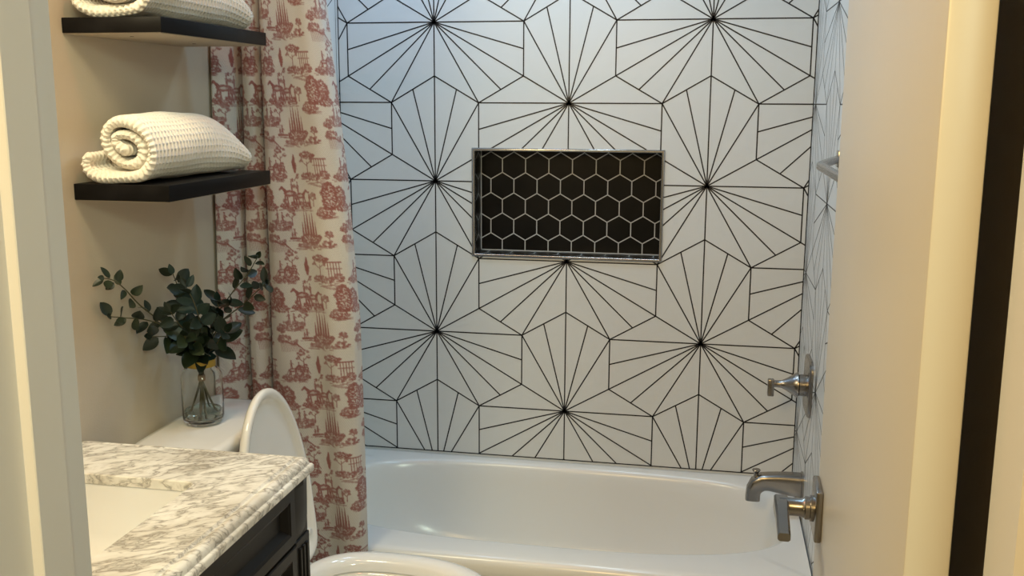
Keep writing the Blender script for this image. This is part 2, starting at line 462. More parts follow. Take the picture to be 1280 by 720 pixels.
# towel bar on the right tiled wall
tb = empty('towel_bar', (W, -.80, 1.43), 'shiny metal towel bar on the tiled wall behind the door edge', 'towel bar')
mb = MB()
bz = 1.421
def flatbar(mb, pts, h, w):
    P = [Vector(p) for p in pts]; rs = []
    for i, p in enumerate(P):
        t = (P[min(i + 1, len(P) - 1)] - P[max(i - 1, 0)]).normalized()
        side = Vector((t.y, -t.x, 0)).normalized()
        rs.append([p + side * (w * c) + Vector((0, 0, h * s)) for c, s in ((1, -.6), (1, .6), (.6, 1), (-.6, 1), (-1, .6), (-1, -.6), (-.6, -1), (.6, -1))])
    mb.rings(rs)
flatbar(mb, [(W - .001, -.70, bz), (1.47, -.87, bz), (1.447, -.965, bz), (1.442, -.985, bz), (1.440, -1.005, bz), (1.440, -1.03, bz), (1.440, -1.48, bz), (1.440, -1.50, bz), (1.445, -1.52, bz), (1.50, -1.56, bz), (W + .003, -1.57, bz)], .008, .0075)
mb.build('bar', M['steel'], tb, angle=40)
mb = MB(); mb.box(W - .006, W - .0002, -.72, -.68, bz - .02, bz + .02, bevel=.002); mb.build('wall_plate', M['chrome'], tb)
mb = MB(); mb.box(W - .002, W + .0038, -1.59, -1.55, bz - .02, bz + .02, bevel=.002); mb.build('wall_plate', M['chrome'], tb)

# ------------------------------------------------------------------ shelves
def shelf(x1, y0, y1, z0, z1, label):
    e_ = empty('floating_shelf', (0, y0, z0), label, 'shelf', 'floating shelves on the beige wall')
    mb = MB(); mb.box(0.0, x1, y0, y1, z0 + .0015, z1, bevel=.0012); mb.build('board', M['shelf'], e_, angle=40)
    mb = MB(); mb.box(0.0, x1 - .004, y0 + .004, y1 - .004, z0, z0 + .0018)
    mb.lathe([(0, -.0006), (.004, -.0006), (.004, .001)], (.09, y0 + .09, z0), 12, mi=1); mb.lathe([(0, -.0006), (.004, -.0006), (.004, .001)], (.09, y1 - .12, z0), 12, mi=1)
    o = mb.build('underside', [M['shelfbase'], M['dark']], e_, smooth=False); o['label'] = 'pale beige underside of the shelf'
    return e_
shelf(.202, -1.458, -1.003, 1.358, 1.391, 'black floating shelf below, with the whole rolled towel on it')
shelf(.205, -1.458, -1.003, 1.674, 1.704, 'black floating shelf at the top, pale underside showing')

# ------------------------------------------------------------------ towels
def make_towel(name, x0, y0, z0, L, k, label, seed):
    """a thick waffle towel rolled up; the centre line of the cloth in section, then a swept ribbon"""
    # centre line in (x, z), from the inner end outwards; section is an upright oval leaning to the left
    th_c = .0098
    C = []
    cx, cz = .1075, .0728
    turns = 1.90
    n = 140
    lean = math.radians(-32)
    a_end = math.radians(-54)        # the lowest point: the cloth leaves the roll there and runs on to the left
    for i in range(n):
        u = i / (n - 1)
        a = a_end + (1 - u) * turns * 2 * PI
        r = .0115 + (.0555 - .0115) * u
        ex = r * 1.22; ez = r * 1.04
        if u < .35: ex *= 1 + .45 * (1 - u / .35); ez *= 1 - .30 * (1 - u / .35)
        px = ex * math.cos(a); pz = ez * math.sin(a)
        C.append((cx + px * math.cos(lean) - pz * math.sin(lean), cz + px * math.sin(lean) + pz * math.cos(lean)))
    C2 = C[:-2]
    tail = [(cx - .025, .0118), (cx - .050, .0125), (.046, .0160), (.034, .0225), (.0265, .033), (.0265, .044), (.031, .052)]
    P = catmull([(p[0], p[1], 0) for p in C2[::5] + tail], 10)
    # resample by arc length
    P = np.array([[p.x, p.y] for p in P]); d = np.r_[0, np.cumsum(np.hypot(*np.diff(P, axis=0).T))]
    keep = np.r_[True, np.diff(d) > 1e-6]; P = P[keep]; d = d[keep]
    m_ = int(d[-1] / .0014); s = np.linspace(0, d[-1], m_)
    cxs = np.interp(s, d, P[:, 0]); czs = np.interp(s, d, P[:, 1])
    tx = np.gradient(cxs); tz = np.gradient(czs); ln = np.hypot(tx, tz); nx, nz = -tz / ln, tx / ln
    # rounded ribbon outline: side A, tip, side B, tip
    out = []
    for i in range(m_): out.append((cxs[i], czs[i], nx[i], nz[i], s[i], 1))
    for q in range(1, 6):
        a = q / 6 * PI; out.append((cxs[-1], czs[-1], nx[-1] * math.cos(a) + tx[-1] / ln[-1] * math.sin(a), nz[-1] * math.cos(a) + tz[-1] / ln[-1] * math.sin(a), s[-1] + .001 * q, 1))
    for i in range(m_ - 1, -1, -1): out.append((cxs[i], czs[i], -nx[i], -nz[i], s[i] + .003, -1))
    for q in range(1, 6):
        a = q / 6 * PI; out.append((cxs[0], czs[0], -nx[0] * math.cos(a) - tx[0] / ln[0] * math.sin(a), -nz[0] * math.cos(a) - tz[0] / ln[0] * math.sin(a), s[0] - .001 * q, 1))
    O = np.array(out); K = len(O)
    nv = int(L / .00125); rng = random.Random(seed)
    ph = [rng.uniform(0, 6.28) for _ in range(6)]
    cell = .0108
    V = []
    ends = 7
    rows = []
    for j in range(-ends, nv + ends):
        if j < 0:
            a = (-j) / ends * PI / 2; y = -th_c * math.sin(a); sc = math.cos(a)
        elif j >= nv:
            a = (j - nv + 1) / ends * PI / 2; y = L + th_c * math.sin(a); sc = math.cos(a)
        else:
            y = j / nv * L; sc = 1.0
        v = y / L
        # waffle relief
        wu = np.cos(2 * PI * O[:, 4] / cell); wv = math.cos(2 * PI * y / .0122)
        rel = .0043 * np.maximum((.5 + .5 * wu) ** 1.8 * .72, (.5 + .5 * wv) ** 1.8) - .0020
        lump = .0012 * np.sin(O[:, 4] * 60 + y * 22 + ph[0]) + .001 * np.sin(O[:, 4] * 37 - y * 40 + ph[1])
        th = (th_c - .0012) * max(sc, .04) + rel * max(sc, .3) + lump
        X = O[:, 0] + O[:, 2] * th; Z = O[:, 1] + O[:, 3] * th
        # the far end slumps down and spreads
        g_ = max(0.0, (v - .60) / .40); g2 = g_ ** 2.6
        Zs = Z * (1 - .42 * g2) * (1 + .04 * math.sin(v * PI)); Xs = X * (1 + .02 * g2) + .008 * math.sin(v * 3 + ph[3]) * .6
        wob = .0025 * np.sin(O[:, 4] * 25 + ph[4]) * (1 if (v < .05) else 0)
        yy = y + (.010 * np.sin(O[:, 4] * 9 + ph[5]) if v < .3 else 0) * (1 - min(1, max(v, 0) / .3)) + wob * (1 - min(1, max(v, 0) / .05))
        if j < 2: yy = yy - .0022 * np.cos(2 * PI * O[:, 4] / cell) * min(1, (2 - j) / 5)
        if j >= nv - 2: yy = yy + .0020 * np.cos(2 * PI * O[:, 4] / cell)
        yy = yy * np.ones(K)
        rows.append(np.stack([x0 + Xs * k, y0 + yy, z0 + Zs], 1))
    V = np.concatenate(rows); nr = len(rows)
    zmin = V[:, 2].min(); 
    fl = z0 + .0008
    V[:, 2] = np.where(V[:, 2] < fl, fl, V[:, 2])
    V[:, 2] -= max(0, V[:, 2].min() - z0 - .0005)
    idx = np.arange(nr * K).reshape(nr, K)
    A = idx[:-1, :]; B = idx[1:, :]
    F = np.stack([A, np.roll(A, -1, 1), np.roll(B, -1, 1), B], -1).reshape(-1, 4)
    me = bpy.data.meshes.new(name); me.vertices.add(len(V)); me.vertices.foreach_set('co', (V - np.array([x0, y0, z0])).astype('f').ravel())
    caps = 2
    nf = len(F); me.loops.add(nf * 4); me.loops.foreach_set('vertex_index', F.astype('i').ravel())
    me.polygons.add(nf); me.polygons.foreach_set('loop_start', np.arange(0, nf * 4, 4, dtype='i')); me.polygons.foreach_set('loop_total', np.full(nf, 4, 'i'))
    me.update(calc_edges=True); me.validate()
    me.polygons.foreach_set('use_smooth', [True] * nf)
    # caps: close the two ribbon ends across the ribbon's width
    bm = bmesh.new(); bm.from_mesh(me); bm.verts.ensure_lookup_table()
    for base in (0, (nr - 1) * K):
        for i in range(m_ - 1):
            a, b = base + i, base + i + 1
            c, d2 = base + (2 * m_ + 5 - 1 - (i + 1)), base + (2 * m_ + 5 - 1 - i)
            try: f_ = bm.faces.new((bm.verts[a], bm.verts[b], bm.verts[c], bm.verts[d2])); f_.smooth = True
            except Exception: pass
    bmesh.ops.recalc_face_normals(bm, faces=bm.faces)
    bm.to_mesh(me); bm.free()
    me.materials.append(M['towel'])
    o = bpy.data.objects.new(name, me); o.location = (x0, y0, z0); COL.objects.link(o)
    return tag(o, label, 'towel', 'rolled towels on the floating shelves')
make_towel('rolled_towel', .000, -1.438, 1.391, .374, 1.0, 'cream waffle towel rolled up on the lower shelf, spiral end towards the door', 3)
make_towel('rolled_towel', -.004, -1.452, 1.704, .425, 1.06, 'cream waffle towel on the upper shelf, cut by the top of the photo', 11)

# ------------------------------------------------------------------ shower curtain with a printed toile
TWU, THV = .215, .258; RES = .0005
cw, chh = int(TWU / RES), int(THV / RES)
ink = np.zeros((chh, cw), np.float32)
yy_, xx_ = np.mgrid[0:chh, 0:cw]
rngn = np.random.RandomState(5)
def wrapped(ax, c, n):
    d = ax - c
    return d - n * np.round(d / n)
def blob(u, v, ru, rv, val=1.0, jag=.25):
    """u,v in millimetres (v up from the bottom of the repeat)"""
    x = u / 1000 / RES; y = v / 1000 / RES; rx = ru / 1000 / RES; ry = rv / 1000 / RES
    dx = wrapped(xx_, x, cw); dy = wrapped(yy_, y, chh)
    a = np.arctan2(dy / ry, dx / rx); r = np.hypot(dx / rx, dy / ry)
    p1, p2, p3 = rngn.uniform(0, 6.28, 3)
    edge = 1 + jag * (.5 * np.sin(5 * a + p1) + .35 * np.sin(9 * a + p2) + .3 * np.sin(15 * a + p3))
    m_ = np.clip((edge - r) * min(rx, ry) * .8 + .5, 0, 1) * val
    np.maximum(ink, m_, out=ink)
def hole(u, v, ru, rv, val=.25):
    x = u / 1000 / RES; y = v / 1000 / RES; rx = ru / 1000 / RES; ry = rv / 1000 / RES
    dx = wrapped(xx_, x, cw); dy = wrapped(yy_, y, chh)
    r = np.hypot(dx / rx, dy / ry)
    m_ = np.clip((1 - r) * min(rx, ry) + .5, 0, 1)
    ink[...] = ink * (1 - m_) + ink * val * m_
def stroke(p, q, w0=1.0, w1=.6, val=.9):
    (u0, v0), (u1, v1) = p, q
    x0, y0 = u0 / 1000 / RES, v0 / 1000 / RES
    dxs, dys = (u1 - u0) / 1000 / RES, (v1 - v0) / 1000 / RES
    mx, my = x0 + dxs / 2, y0 + dys / 2
    dx = wrapped(xx_, mx, cw) + dxs / 2; dy = wrapped(yy_, my, chh) + dys / 2
    L2 = dxs * dxs + dys * dys + 1e-6
    t = np.clip((dx * dxs + dy * dys) / L2, 0, 1)
    d = np.hypot(dx - t * dxs, dy - t * dys); w = (w0 + (w1 - w0) * t) / 1000 / RES / 2
    np.maximum(ink, np.clip(w - d + .5, 0, 1) * val, out=ink)
def foliage(u, v, ru, rv, n=26, r=3.2, val=.9):
    for _ in range(n):
        a = rngn.uniform(0, 6.28); k = math.sqrt(rngn.uniform(0, 1))
        blob(u + ru * k * math.cos(a), v + rv * k * math.sin(a), r * rngn.uniform(.5, 1.1), r * rngn.uniform(.4, .9), val * rngn.uniform(.75, 1), .4)
    for _ in range(n // 2):
        a = rngn.uniform(0, 6.28); k = math.sqrt(rngn.uniform(0, 1))
        hole(u + ru * k * math.cos(a) * .85, v + rv * k * math.sin(a) * .85, r * .42, r * .26, .25)
def ground(u, v, w, n=9, h=6):
    for _ in range(n):
        a = u + rngn.uniform(-.5, .5) * w; b = v + rngn.uniform(-.5, .5) * h; l = rngn.uniform(6, 18)
        stroke((a - l / 2, b), (a + l / 2, b + rngn.uniform(-1.5, 1.5)), rngn.uniform(.8, 2.0), .5, rngn.uniform(.55, .9))
def person(u, v, h=15, s=1):
    blob(u, v + h, 1.7, 2.0, .95, .1); blob(u, v + h * .66, 2.6, h * .22, .85, .25); hole(u - .6, v + h * .7, 1, 2, .35)
    stroke((u - 1, v + h * .5), (u - 2.2, v), 2, 1.1); stroke((u + 1, v + h * .5), (u + 2.4, v), 2, 1.1)
    stroke((u, v + h * .78), (u + 6 * s, v + h * .6), 1.5, .9)
def horse(u, v, s=1, k=1.0):
    blob(u, v + 11 * k, 8.5 * k, 4.0 * k, .85, .12); hole(u - 1, v + 11 * k, 5 * k, 1.6 * k, .3); hole(u + 2 * s, v + 12.5 * k, 3, 1.0, .3)
    stroke((u + 6 * s * k, v + 13 * k), (u + 11 * s * k, v + 19 * k), 4.2 * k, 2.6 * k, .9); stroke((u + 11 * s * k, v + 19 * k), (u + 14.5 * s * k, v + 16 * k), 3 * k, 1.8 * k, .9)
    for dx, dd in ((-6.5, -1.5), (-4.5, 1), (5, -1), (7, 2)):
        stroke((u + dx * s * k, v + 9 * k), (u + (dx + dd) * s * k, v), 2.2 * k, 1.2 * k, .9)
    stroke((u - 8 * s * k, v + 12 * k), (u - 13 * s * k, v + 3 * k), 2.0, .8, .85)
def tree(u, v, h, w):
    stroke((u, v), (u + 1.5, v + h * .55), 2.4, 1.5, .95)
    stroke((u + 1, v + h * .45), (u + w * .5, v + h * .62), 1.3, .8); stroke((u, v + h * .4), (u - w * .4, v + h * .55), 1.3, .8)
    foliage(u + 1, v + h * .82, w * .55, h * .16, 18, 3.4); foliage(u - w * .5, v + h * .6, w * .2, h * .07, 7, 2.4); foliage(u + w * .55, v + h * .6, w * .22, h * .07, 7, 2.4)
def spire(u, v, h, w, val=.86):
    n = 9
    for q in range(n):
        t0, t1 = q / n, (q + 1) / n
        wa = w * (1 - t0) ** .75 + .3; wb_ = w * (1 - t1) ** .75 + .3
        stroke((u + rngn.uniform(-.3, .3), v + h * t0), (u + rngn.uniform(-.3, .3), v + h * t1), wa, wb_, val)
# row 3: cypresses, figures, boat
for du, hh_, ww in ((-20, 48, 6.5), (-12, 72, 7), (-4, 77, 8.5), (5, 68, 7.5), (13, 74, 8), (21, 52, 6)): spire(122 + du, 22, hh_, ww)
foliage(122, 26, 27, 11, 80, 5.0); foliage(150, 32, 7, 8, 14, 4); foliage(118, 10, 34, 6, 44, 4.0, .8); ground(120, 3, 80, 18, 10)
foliage(178, 16, 20, 7, 30, 3.6); tree(180, 18, 30, 14); ground(178, 8, 38, 10, 5)
foliage(40, 62, 33, 12, 70, 4.2, .85); person(34, 68, 30, -1); person(47, 66, 26); tree(72, 60, 44, 20); ground(44, 50, 70, 14, 7); foliage(10, 54, 12, 9, 26, 3.6)
stroke((64, 27), (90, 27), 5.5, 3.6, .95); person(76, 28, 20); person(69, 28, 13); ground(76, 22, 32, 6, 3)
for q in range(13): stroke((4 + q * 4, 22 - q * 1.2), (6 + q * 4, -6), 1.7, .9, .6)
foliage(14, 28, 18, 9, 36, 4.2, .85); foliage(40, 18, 11, 7, 22, 3.8, .9); stroke((46, 14), (62, -2), 3.2, 1.8); stroke((0, 26), (46, 12), 4.4, 2.4, .85)
# row 1: riders, sprig, tree with ruin
by = 182
foliage(36, by + 2, 36, 9, 80, 4.4, .9); ground(36, by - 8, 78, 18, 8); horse(30, by + 8, 1, 1.25); person(27, by + 24, 22); person(46, by + 14, 26, -1); horse(60, by + 6, -1, 1.05)
tree(58, by + 18, 60, 26); foliage(56, by + 26, 14, 9, 26, 4)
for q in range(9): blob(98 + math.sin(q) * .9, by + 14 + q * 4.6, 6.2 - abs(q - 3.5) * .9, 4.2, .95, .5)
stroke((102, by + 2), (94, by - 8), 2.0, 1.0); foliage(104, by + 2, 5, 5, 9, 3); foliage(88, by - 8, 6, 3, 8, 2.6)
tree(140, by + 4, 62, 34); foliage(144, by + 53, 22, 8, 50, 5, .98); foliage(148, by + 2, 30, 8, 56, 4.2, .9); ground(158, by - 9, 66, 16, 12)
for q in range(5): stroke((166 + q * 7, by + 4), (166 + q * 7, by + 46), 2.4, 2.2, .8)
stroke((160, by + 46), (200, by + 46), 3.0, 3.0, .85); stroke((160, by + 30), (200, by + 30), 1.8, 1.8, .75); foliage(190, by + 6, 12, 10, 30, 3.8)
for q in range(5): stroke((136 + q * 9, by - 17 - q * 1.6), (158 + q * 9, by - 16 - q * 1.6), 1.5, .8, .6)
# row 2: horse scene, trees at both edges
by = 108
horse(76, by + 10, -1, 2.0); horse(106, by + 8, 1, 1.7); person(82, by + 30, 32); person(100, by + 26, 34, -1); person(134, by + 2, 34, 1); foliage(96, by + 2, 50, 9, 90, 4.4, .9); ground(98, by - 8, 110, 22, 8); foliage(58, by + 6, 9, 12, 24, 4.2); foliage(92, by + 50, 12, 5, 14, 3.4, .8)
tree(146, by + 2, 34, 14); foliage(8, by + 26, 16, 25, 90, 5.0, .95); foliage(16, by, 20, 9, 40, 4.4, .9)
foliage(194, by + 28, 19, 34, 170, 5.2, .98); foliage(178, by - 14, 24, 12, 70, 4.6, .9); ground(184, by - 27, 44, 10, 6)
# hatching inside the printed areas
ht = .80 + .20 * np.sign(np.sin(xx_ * .9 + yy_ * .55 + 2 * np.sin(yy_ * .06)))
gr = rngn.rand(chh // 4 + 1, cw // 4 + 1).repeat(4, 0).repeat(4, 1)[:chh, :cw]
ink *= ht * (.86 + .28 * gr)
ink = np.clip(ink * 1.12, 0, 1)
for ax_, sh_ in ((0, 1), (1, 1), (0, -1)): ink = np.maximum(ink, np.roll(ink, sh_, ax_) * .95)

# plan of the folds at the hem (x, y); the flat panel's free edge is the first point
plan = [(.352, -.800, 0), (.343, -.838, 0), (.305, -.856, 0), (.26, -.851, 0), (.215, -.858, 0), (.17, -.867, 0), (.138, -.866, 0), (.118, -.848, 0), (.122, -.810, 0), (.128, -.79, 0), (.118, -.775, 0),
        (.106, -.80, 0), (.108, -.835, 0), (.094, -.858, 0), (.074, -.857, 0), (.062, -.838, 0), (.066, -.805, 0), (.064, -.785, 0), (.055, -.79, 0), (.052, -.825, 0), (.046, -.85, 0), (.034, -.866, 0), (.018, -.872, 0), (.006, -.872, 0), (.003, -.85, 0), (.008, -.81, 0), (.02, -.79, 0)]
PC = np.array([[p.x, p.y] for p in catmull(plan, 14)])
d = np.r_[0, np.cumsum(np.hypot(*np.diff(PC, axis=0).T))]
NU = int(d[-1] / .0016); su = np.linspace(0, d[-1], NU); px = np.interp(su, d, PC[:, 0]); py = np.interp(su, d, PC[:, 1])
z0c, z1c = .055, 1.98
NV = int((z1c - z0c) / .002); zv = np.linspace(z0c, z1c, NV)
Z = np.repeat(zv[:, None], NU, 1); X = np.repeat(px[None], NV, 0).copy(); Y = np.repeat(py[None], NV, 0).copy()
up = np.clip((Z - .36) / 1.45, 0, 1.2)
kk = np.interp(Z, [.35, 1.0, 1.35, 1.6, 1.8, 2.0], [1, .955, .86, .75, .66, .58])
X = np.where(X > .118, .118 + (X - .118) * kk, X)
X += .0025 * np.sin(Z * 3.1 + X * 30) * np.clip(X / .06, 0, 1); Y += .005 * np.sin(Z * 2.3 + X * 25) + .004 * np.sin(Z * 5.1 + 2 + X * 60)
Y -= .062 * np.clip((1.80 - Z) / .95, 0, 1.25) * np.clip((.075 - X) / .065, 0, 1) ** 1.3
X = np.maximum(X, .0045)
Y = np.minimum(Y, -.7835)
# waffle-like weave is too fine to see except as tiny relief; sample the print
slant = 0.0
vi = (((zv + .107) % THV) / RES).astype(int) % chh
drift = -.012 + .092 * (zv - .36) / 1.35      # the free edge hangs a little askew
uu = (.2155 - su[None, :] + drift[:, None]) % TWU
ui = np.clip((uu / RES).astype(int), 0, cw - 1)
# soften a little: average of neighbours
ink2 = (ink + np.roll(ink, 1, 0) + np.roll(ink, -1, 0) + np.roll(ink, 1, 1) + np.roll(ink, -1, 1) + np.roll(np.roll(ink, 1, 0), 1, 1)) / 6
A = ink2[vi[:, None], ui]
V = np.stack([X, Y, Z], -1).reshape(-1, 3)
idx = np.arange(NU * NV).reshape(NV, NU)
F = np.stack([idx[:-1, :-1], idx[:-1, 1:], idx[1:, 1:], idx[1:, :-1]], -1).reshape(-1, 4)
me = bpy.data.meshes.new('shower_curtain'); me.vertices.add(len(V)); me.vertices.foreach_set('co', (V - np.array([.15, -.83, z0c])).astype('f').ravel())
nf = len(F); me.loops.add(nf * 4); me.loops.foreach_set('vertex_index', F.astype('i').ravel()); me.polygons.add(nf)
me.polygons.foreach_set('loop_start', np.arange(0, nf * 4, 4, dtype='i')); me.polygons.foreach_set('loop_total', np.full(nf, 4, 'i'))
me.update(calc_edges=True); me.polygons.foreach_set('use_smooth', [True] * nf)
at = me.attributes.new('print_ink', 'FLOAT', 'POINT'); at.data.foreach_set('value', A.astype('f').ravel())
at = me.attributes.new('cloth_u', 'FLOAT', 'POINT'); at.data.foreach_set('value', np.repeat(su[None], NV, 0).astype('f').ravel())
cm = mat('toile_fabric', (.7, .6, .5), 0.75, Sheen_Weight=.25); N, L, b = nodes(cm)
an = N.new('ShaderNodeAttribute'); an.attribute_name = 'print_ink'
mx = N.new('ShaderNodeMixRGB'); mx.inputs[1].default_value = (.72, .67, .61, 1); mx.inputs[2].default_value = (.29, .055, .040, 1)
L.new(an.outputs['Fac'], mx.inputs[0]); L.new(mx.outputs[0], b.inputs['Base Color'])
au = N.new('ShaderNodeAttribute'); au.attribute_name = 'cloth_u'; tc = N.new('ShaderNodeTexCoord'); sx = N.new('ShaderNodeSeparateXYZ'); L.new(tc.outputs['Object'], sx.inputs[0])
def math_node(op, a, bb):
    n_ = N.new('ShaderNodeMath'); n_.operation = op
    for i, q in enumerate((a, bb)):
        if q is None: continue
        if isinstance(q, (int, float)): n_.inputs[i].default_value = q
        else: L.new(q, n_.inputs[i])
    return n_.outputs[0]
s1 = math_node('SINE', math_node('ADD', math_node('MULTIPLY', au.outputs['Fac'], 1100), math_node('MULTIPLY', sx.outputs['Z'], 1500)), None)
s2 = math_node('SINE', math_node('SUBTRACT', math_node('MULTIPLY', au.outputs['Fac'], 1300), math_node('MULTIPLY', sx.outputs['Z'], 700)), None)
bu = N.new('ShaderNodeBump'); bu.inputs['Strength'].default_value = .8; bu.inputs['Distance'].default_value = .0008
L.new(math_node('MAXIMUM', s1, s2), bu.inputs['Height']); L.new(bu.outputs[0], b.inputs['Normal'])
b.inputs['Roughness'].default_value = .55
me.materials.append(cm)
cur = bpy.data.objects.new('shower_curtain', me); cur.location = (.15, -.83, z0c); COL.objects.link(cur)
tag(cur, 'cream shower curtain printed with red pastoral scenes, bunched at the left of the tub', 'shower curtain')
mb = MB(); mb.tube([(0.0, -.815, 1.985), (W, -.815, 1.985)], .012, 16)
rod = mb.build('curtain_rod', M['steel']); origin_to(rod, (0, -.815, 1.985)); tag(rod, 'metal curtain rod above the bathtub holding the printed curtain', 'curtain rod')

# ------------------------------------------------------------------ toilet
TY = -1.165
toi = empty('toilet', (.35, TY, 0), 'white toilet with raised lid between the vanity and the tub', 'toilet')
def egg(cx, a_f, a_b, b_, z, N=96, nf=2.25, nb=2.6):
    out = []
    for i in range(N):
        th = 2 * PI * i / N; c, s = math.cos(th), math.sin(th)
        nn = nf if c > 0 else nb
        r = (abs(c) ** nn + abs(s) ** nn) ** (-1 / nn)
        out.append((cx + (a_f if c > 0 else a_b) * r * c, TY + b_ * r * s, z))
    return out
ecx = .49
R = [egg(.42, .20, .22, .105, 0, nf=3, nb=4), egg(.42, .19, .215, .098, .03, nf=3, nb=4), egg(.43, .18, .21, .095, .12), egg(.45, .20, .20, .115, .22), egg(.475, .245, .20, .155, .32), egg(ecx, .268, .215, .180, .385), egg(ecx, .272, .22, .184, .41), egg(ecx, .268, .215, .180, .422),
     egg(ecx, .225, .16, .135, .424), egg(ecx, .215, .15, .125, .41), egg(.48, .19, .13, .11, .35), egg(.46, .13, .10, .08, .27), egg(.45, .06, .06, .05, .23)]
mb = MB(); mb.rings(R); mb.build('bowl', M['ceramic'], toi, angle=60)
mb = MB()   # deck that carries the tank
rs = []
for ins, z in ((.03, .30), (.01, .36), (0, .40), (.004, .418), (.012, .423)):
    rs.append([(p[0], p[1], z) for p in superring(.165, TY, .15 - ins, .165 - ins, z, 6, 64)])
mb.rings(rs); mb.build('tank_deck', M['ceramic'], toi, angle=50)
mb = MB(); R = []
for ia_, oo, z in ((0, .004, .4235), (0, 0, .428), (0, .001, .440), (0, .006, .449), (0, .016, .4545), (0, .030, .457), (0, .044, .4545), (0, .054, .448), (0, .060, .438), (0, .061, .4245)):
    R.append(egg(ecx, .277 - oo, .205 - oo * .8, .190 - oo, z))
R.append(R[0]); mb.rings(R, 0, False, False)
mb.build('seat', M['ceramic'], toi, angle=60)
# lid, raised and leaning on the tank
mb = MB()
ang = math.atan2(.045, .45)
def lidpt(u, v, w):       # u up along the lid, v across, w towards the bowl
    return (.285 - u * math.sin(ang) + w * math.cos(ang), TY + v, .452 + u * math.cos(ang) + w * math.sin(ang))
def lidring(ins, w, N=120):
    out = []; Lh = .462
    for i in range(N):
        th = 2 * PI * i / N; c, s = math.cos(th), math.sin(th)      # c: up
        nn = 2.0 if c > 0 else 6.5
        r = (abs(c) ** nn + abs(s) ** nn) ** (-1 / nn)
        hh_ = (.315 if c > 0 else .152) - ins
        out.append(lidpt(.145 + hh_ * r * c, -.010 + (.177 - ins) * r * s, w))
    return out
R = [lidring(.05, -.014), lidring(.018, -.013), lidring(.006, -.009), lidring(0, -.001), lidring(0, .006), lidring(.003, .0095), lidring(.009, .011), lidring(.016, .0095), lidring(.022, .003), lidring(.026, -.0015), lidring(.034, -.003), lidring(.10, -.004)]
mb.rings(R); lid = mb.build('lid', M['ceramic'], toi, angle=60)
for v, u in ((.13, .06), (-.13, .06)):
    mb = MB(); mb.lathe([(0, .0115), (.007, .0115), (.009, .009), (.009, 0), (0, 0)], (0, 0, 0), 20)
    c = Vector(lidpt(u, v, -.003)); rot = Matrix.Translation(c) @ Matrix.Rotation(PI / 2 - ang, 4, 'Y')
    mb.v = [tuple(rot @ Vector(p)) for p in mb.v]
    mb.build('bumper', M['rubber'], lid)
for sy in (-1, 1):
    mb = MB(); mb.tube([(.283, TY + sy * .045, .443), (.283, TY + sy * .10, .443)], .0125, 20); mb.box(.268, .31, TY + sy * .0725 - .022, TY + sy * .0725 + .022, .423, .445, bevel=.005)
    mb.build('hinge', M['ceramic'], toi)
# tank
def tank_ring(x0, x1, hy, z, n=7, N=96):
    out = []; cx = (x0 + x1) / 2; a = (x1 - x0) / 2
    for i in range(N):
        th = 2 * PI * i / N; c, s = math.cos(th), math.sin(th); r = (abs(c) ** n + abs(s) ** n) ** (-1 / n)
        out.append((cx + a * r * c, TY - .005 + hy * r * s, z))
    return out
R = [tank_ring(.03, .165, .150, .424), tank_ring(.022, .185, .175, .45), tank_ring(.014, .193, .19, .60), tank_ring(.010, .197, .198, .778)]
mb = MB(); mb.rings(R); mb.build('tank', M['ceramic'], toi, angle=50)
R = [tank_ring(.008, .20, .200, .779), tank_ring(.003, .209, .207, .784), tank_ring(.002, .212, .209, .800), tank_ring(.003, .210, .207, .811), tank_ring(.010, .203, .200, .8185), tank_ring(.022, .192, .188, .820)]
mb = MB(); mb.rings(R); mb.build('tank_lid', M['ceramic'], toi, angle=60)
mb = MB(); mb.lathe([(.0, .0), (.014, .0), (.014, .008), (0, .009)], (.195, TY - .13, .72), 20, 'x'); mb.box(.203, .211, TY - .135, TY - .07, .713, .725, bevel=.003); mb.build('flush_lever', M['steel'], toi)

# ------------------------------------------------------------------ jar with eucalyptus on the tank lid
JX, JY, JZ = .088, -1.165, .8205
jar = empty('glass_jar', (JX, JY, JZ), 'clear glass jar vase with gold neck band standing on the toilet tank', 'vase')
mb = MB()
outp = [(0.0, .0), (.036, .0), (.042, .003), (.0455, .010), (.0465, .020), (.0465, .105), (.045, .116), (.040, .126), (.034, .131), (.0305, .135), (.030, .150)]
inp = [(.0275, .150), (.028, .135), (.032, .128), (.038, .123), (.0425, .114), (.044, .104), (.044, .022), (.042, .015), (.036, .011), (0, .010)]
mb.lathe(outp + inp, (JX, JY, JZ), 64); mb.build('jar_body', M['glass'], jar, angle=60)
mb = MB(); mb.lathe([(0.0, .0108), (.036, .0118), (.0415, .016), (.0434, .022), (.0434, .030), (0, .030)], (JX, JY, JZ), 48); mb.build('water', M['water'], jar)
mb = MB(); mb.lathe([(.0305, .134), (.0325, .135), (.0325, .150), (.0305, .151)], (JX, JY, JZ), 48, closed=True); o = mb.build('neck_band', M['gold'], jar); o['label'] = 'yellow gold band around the jar neck'

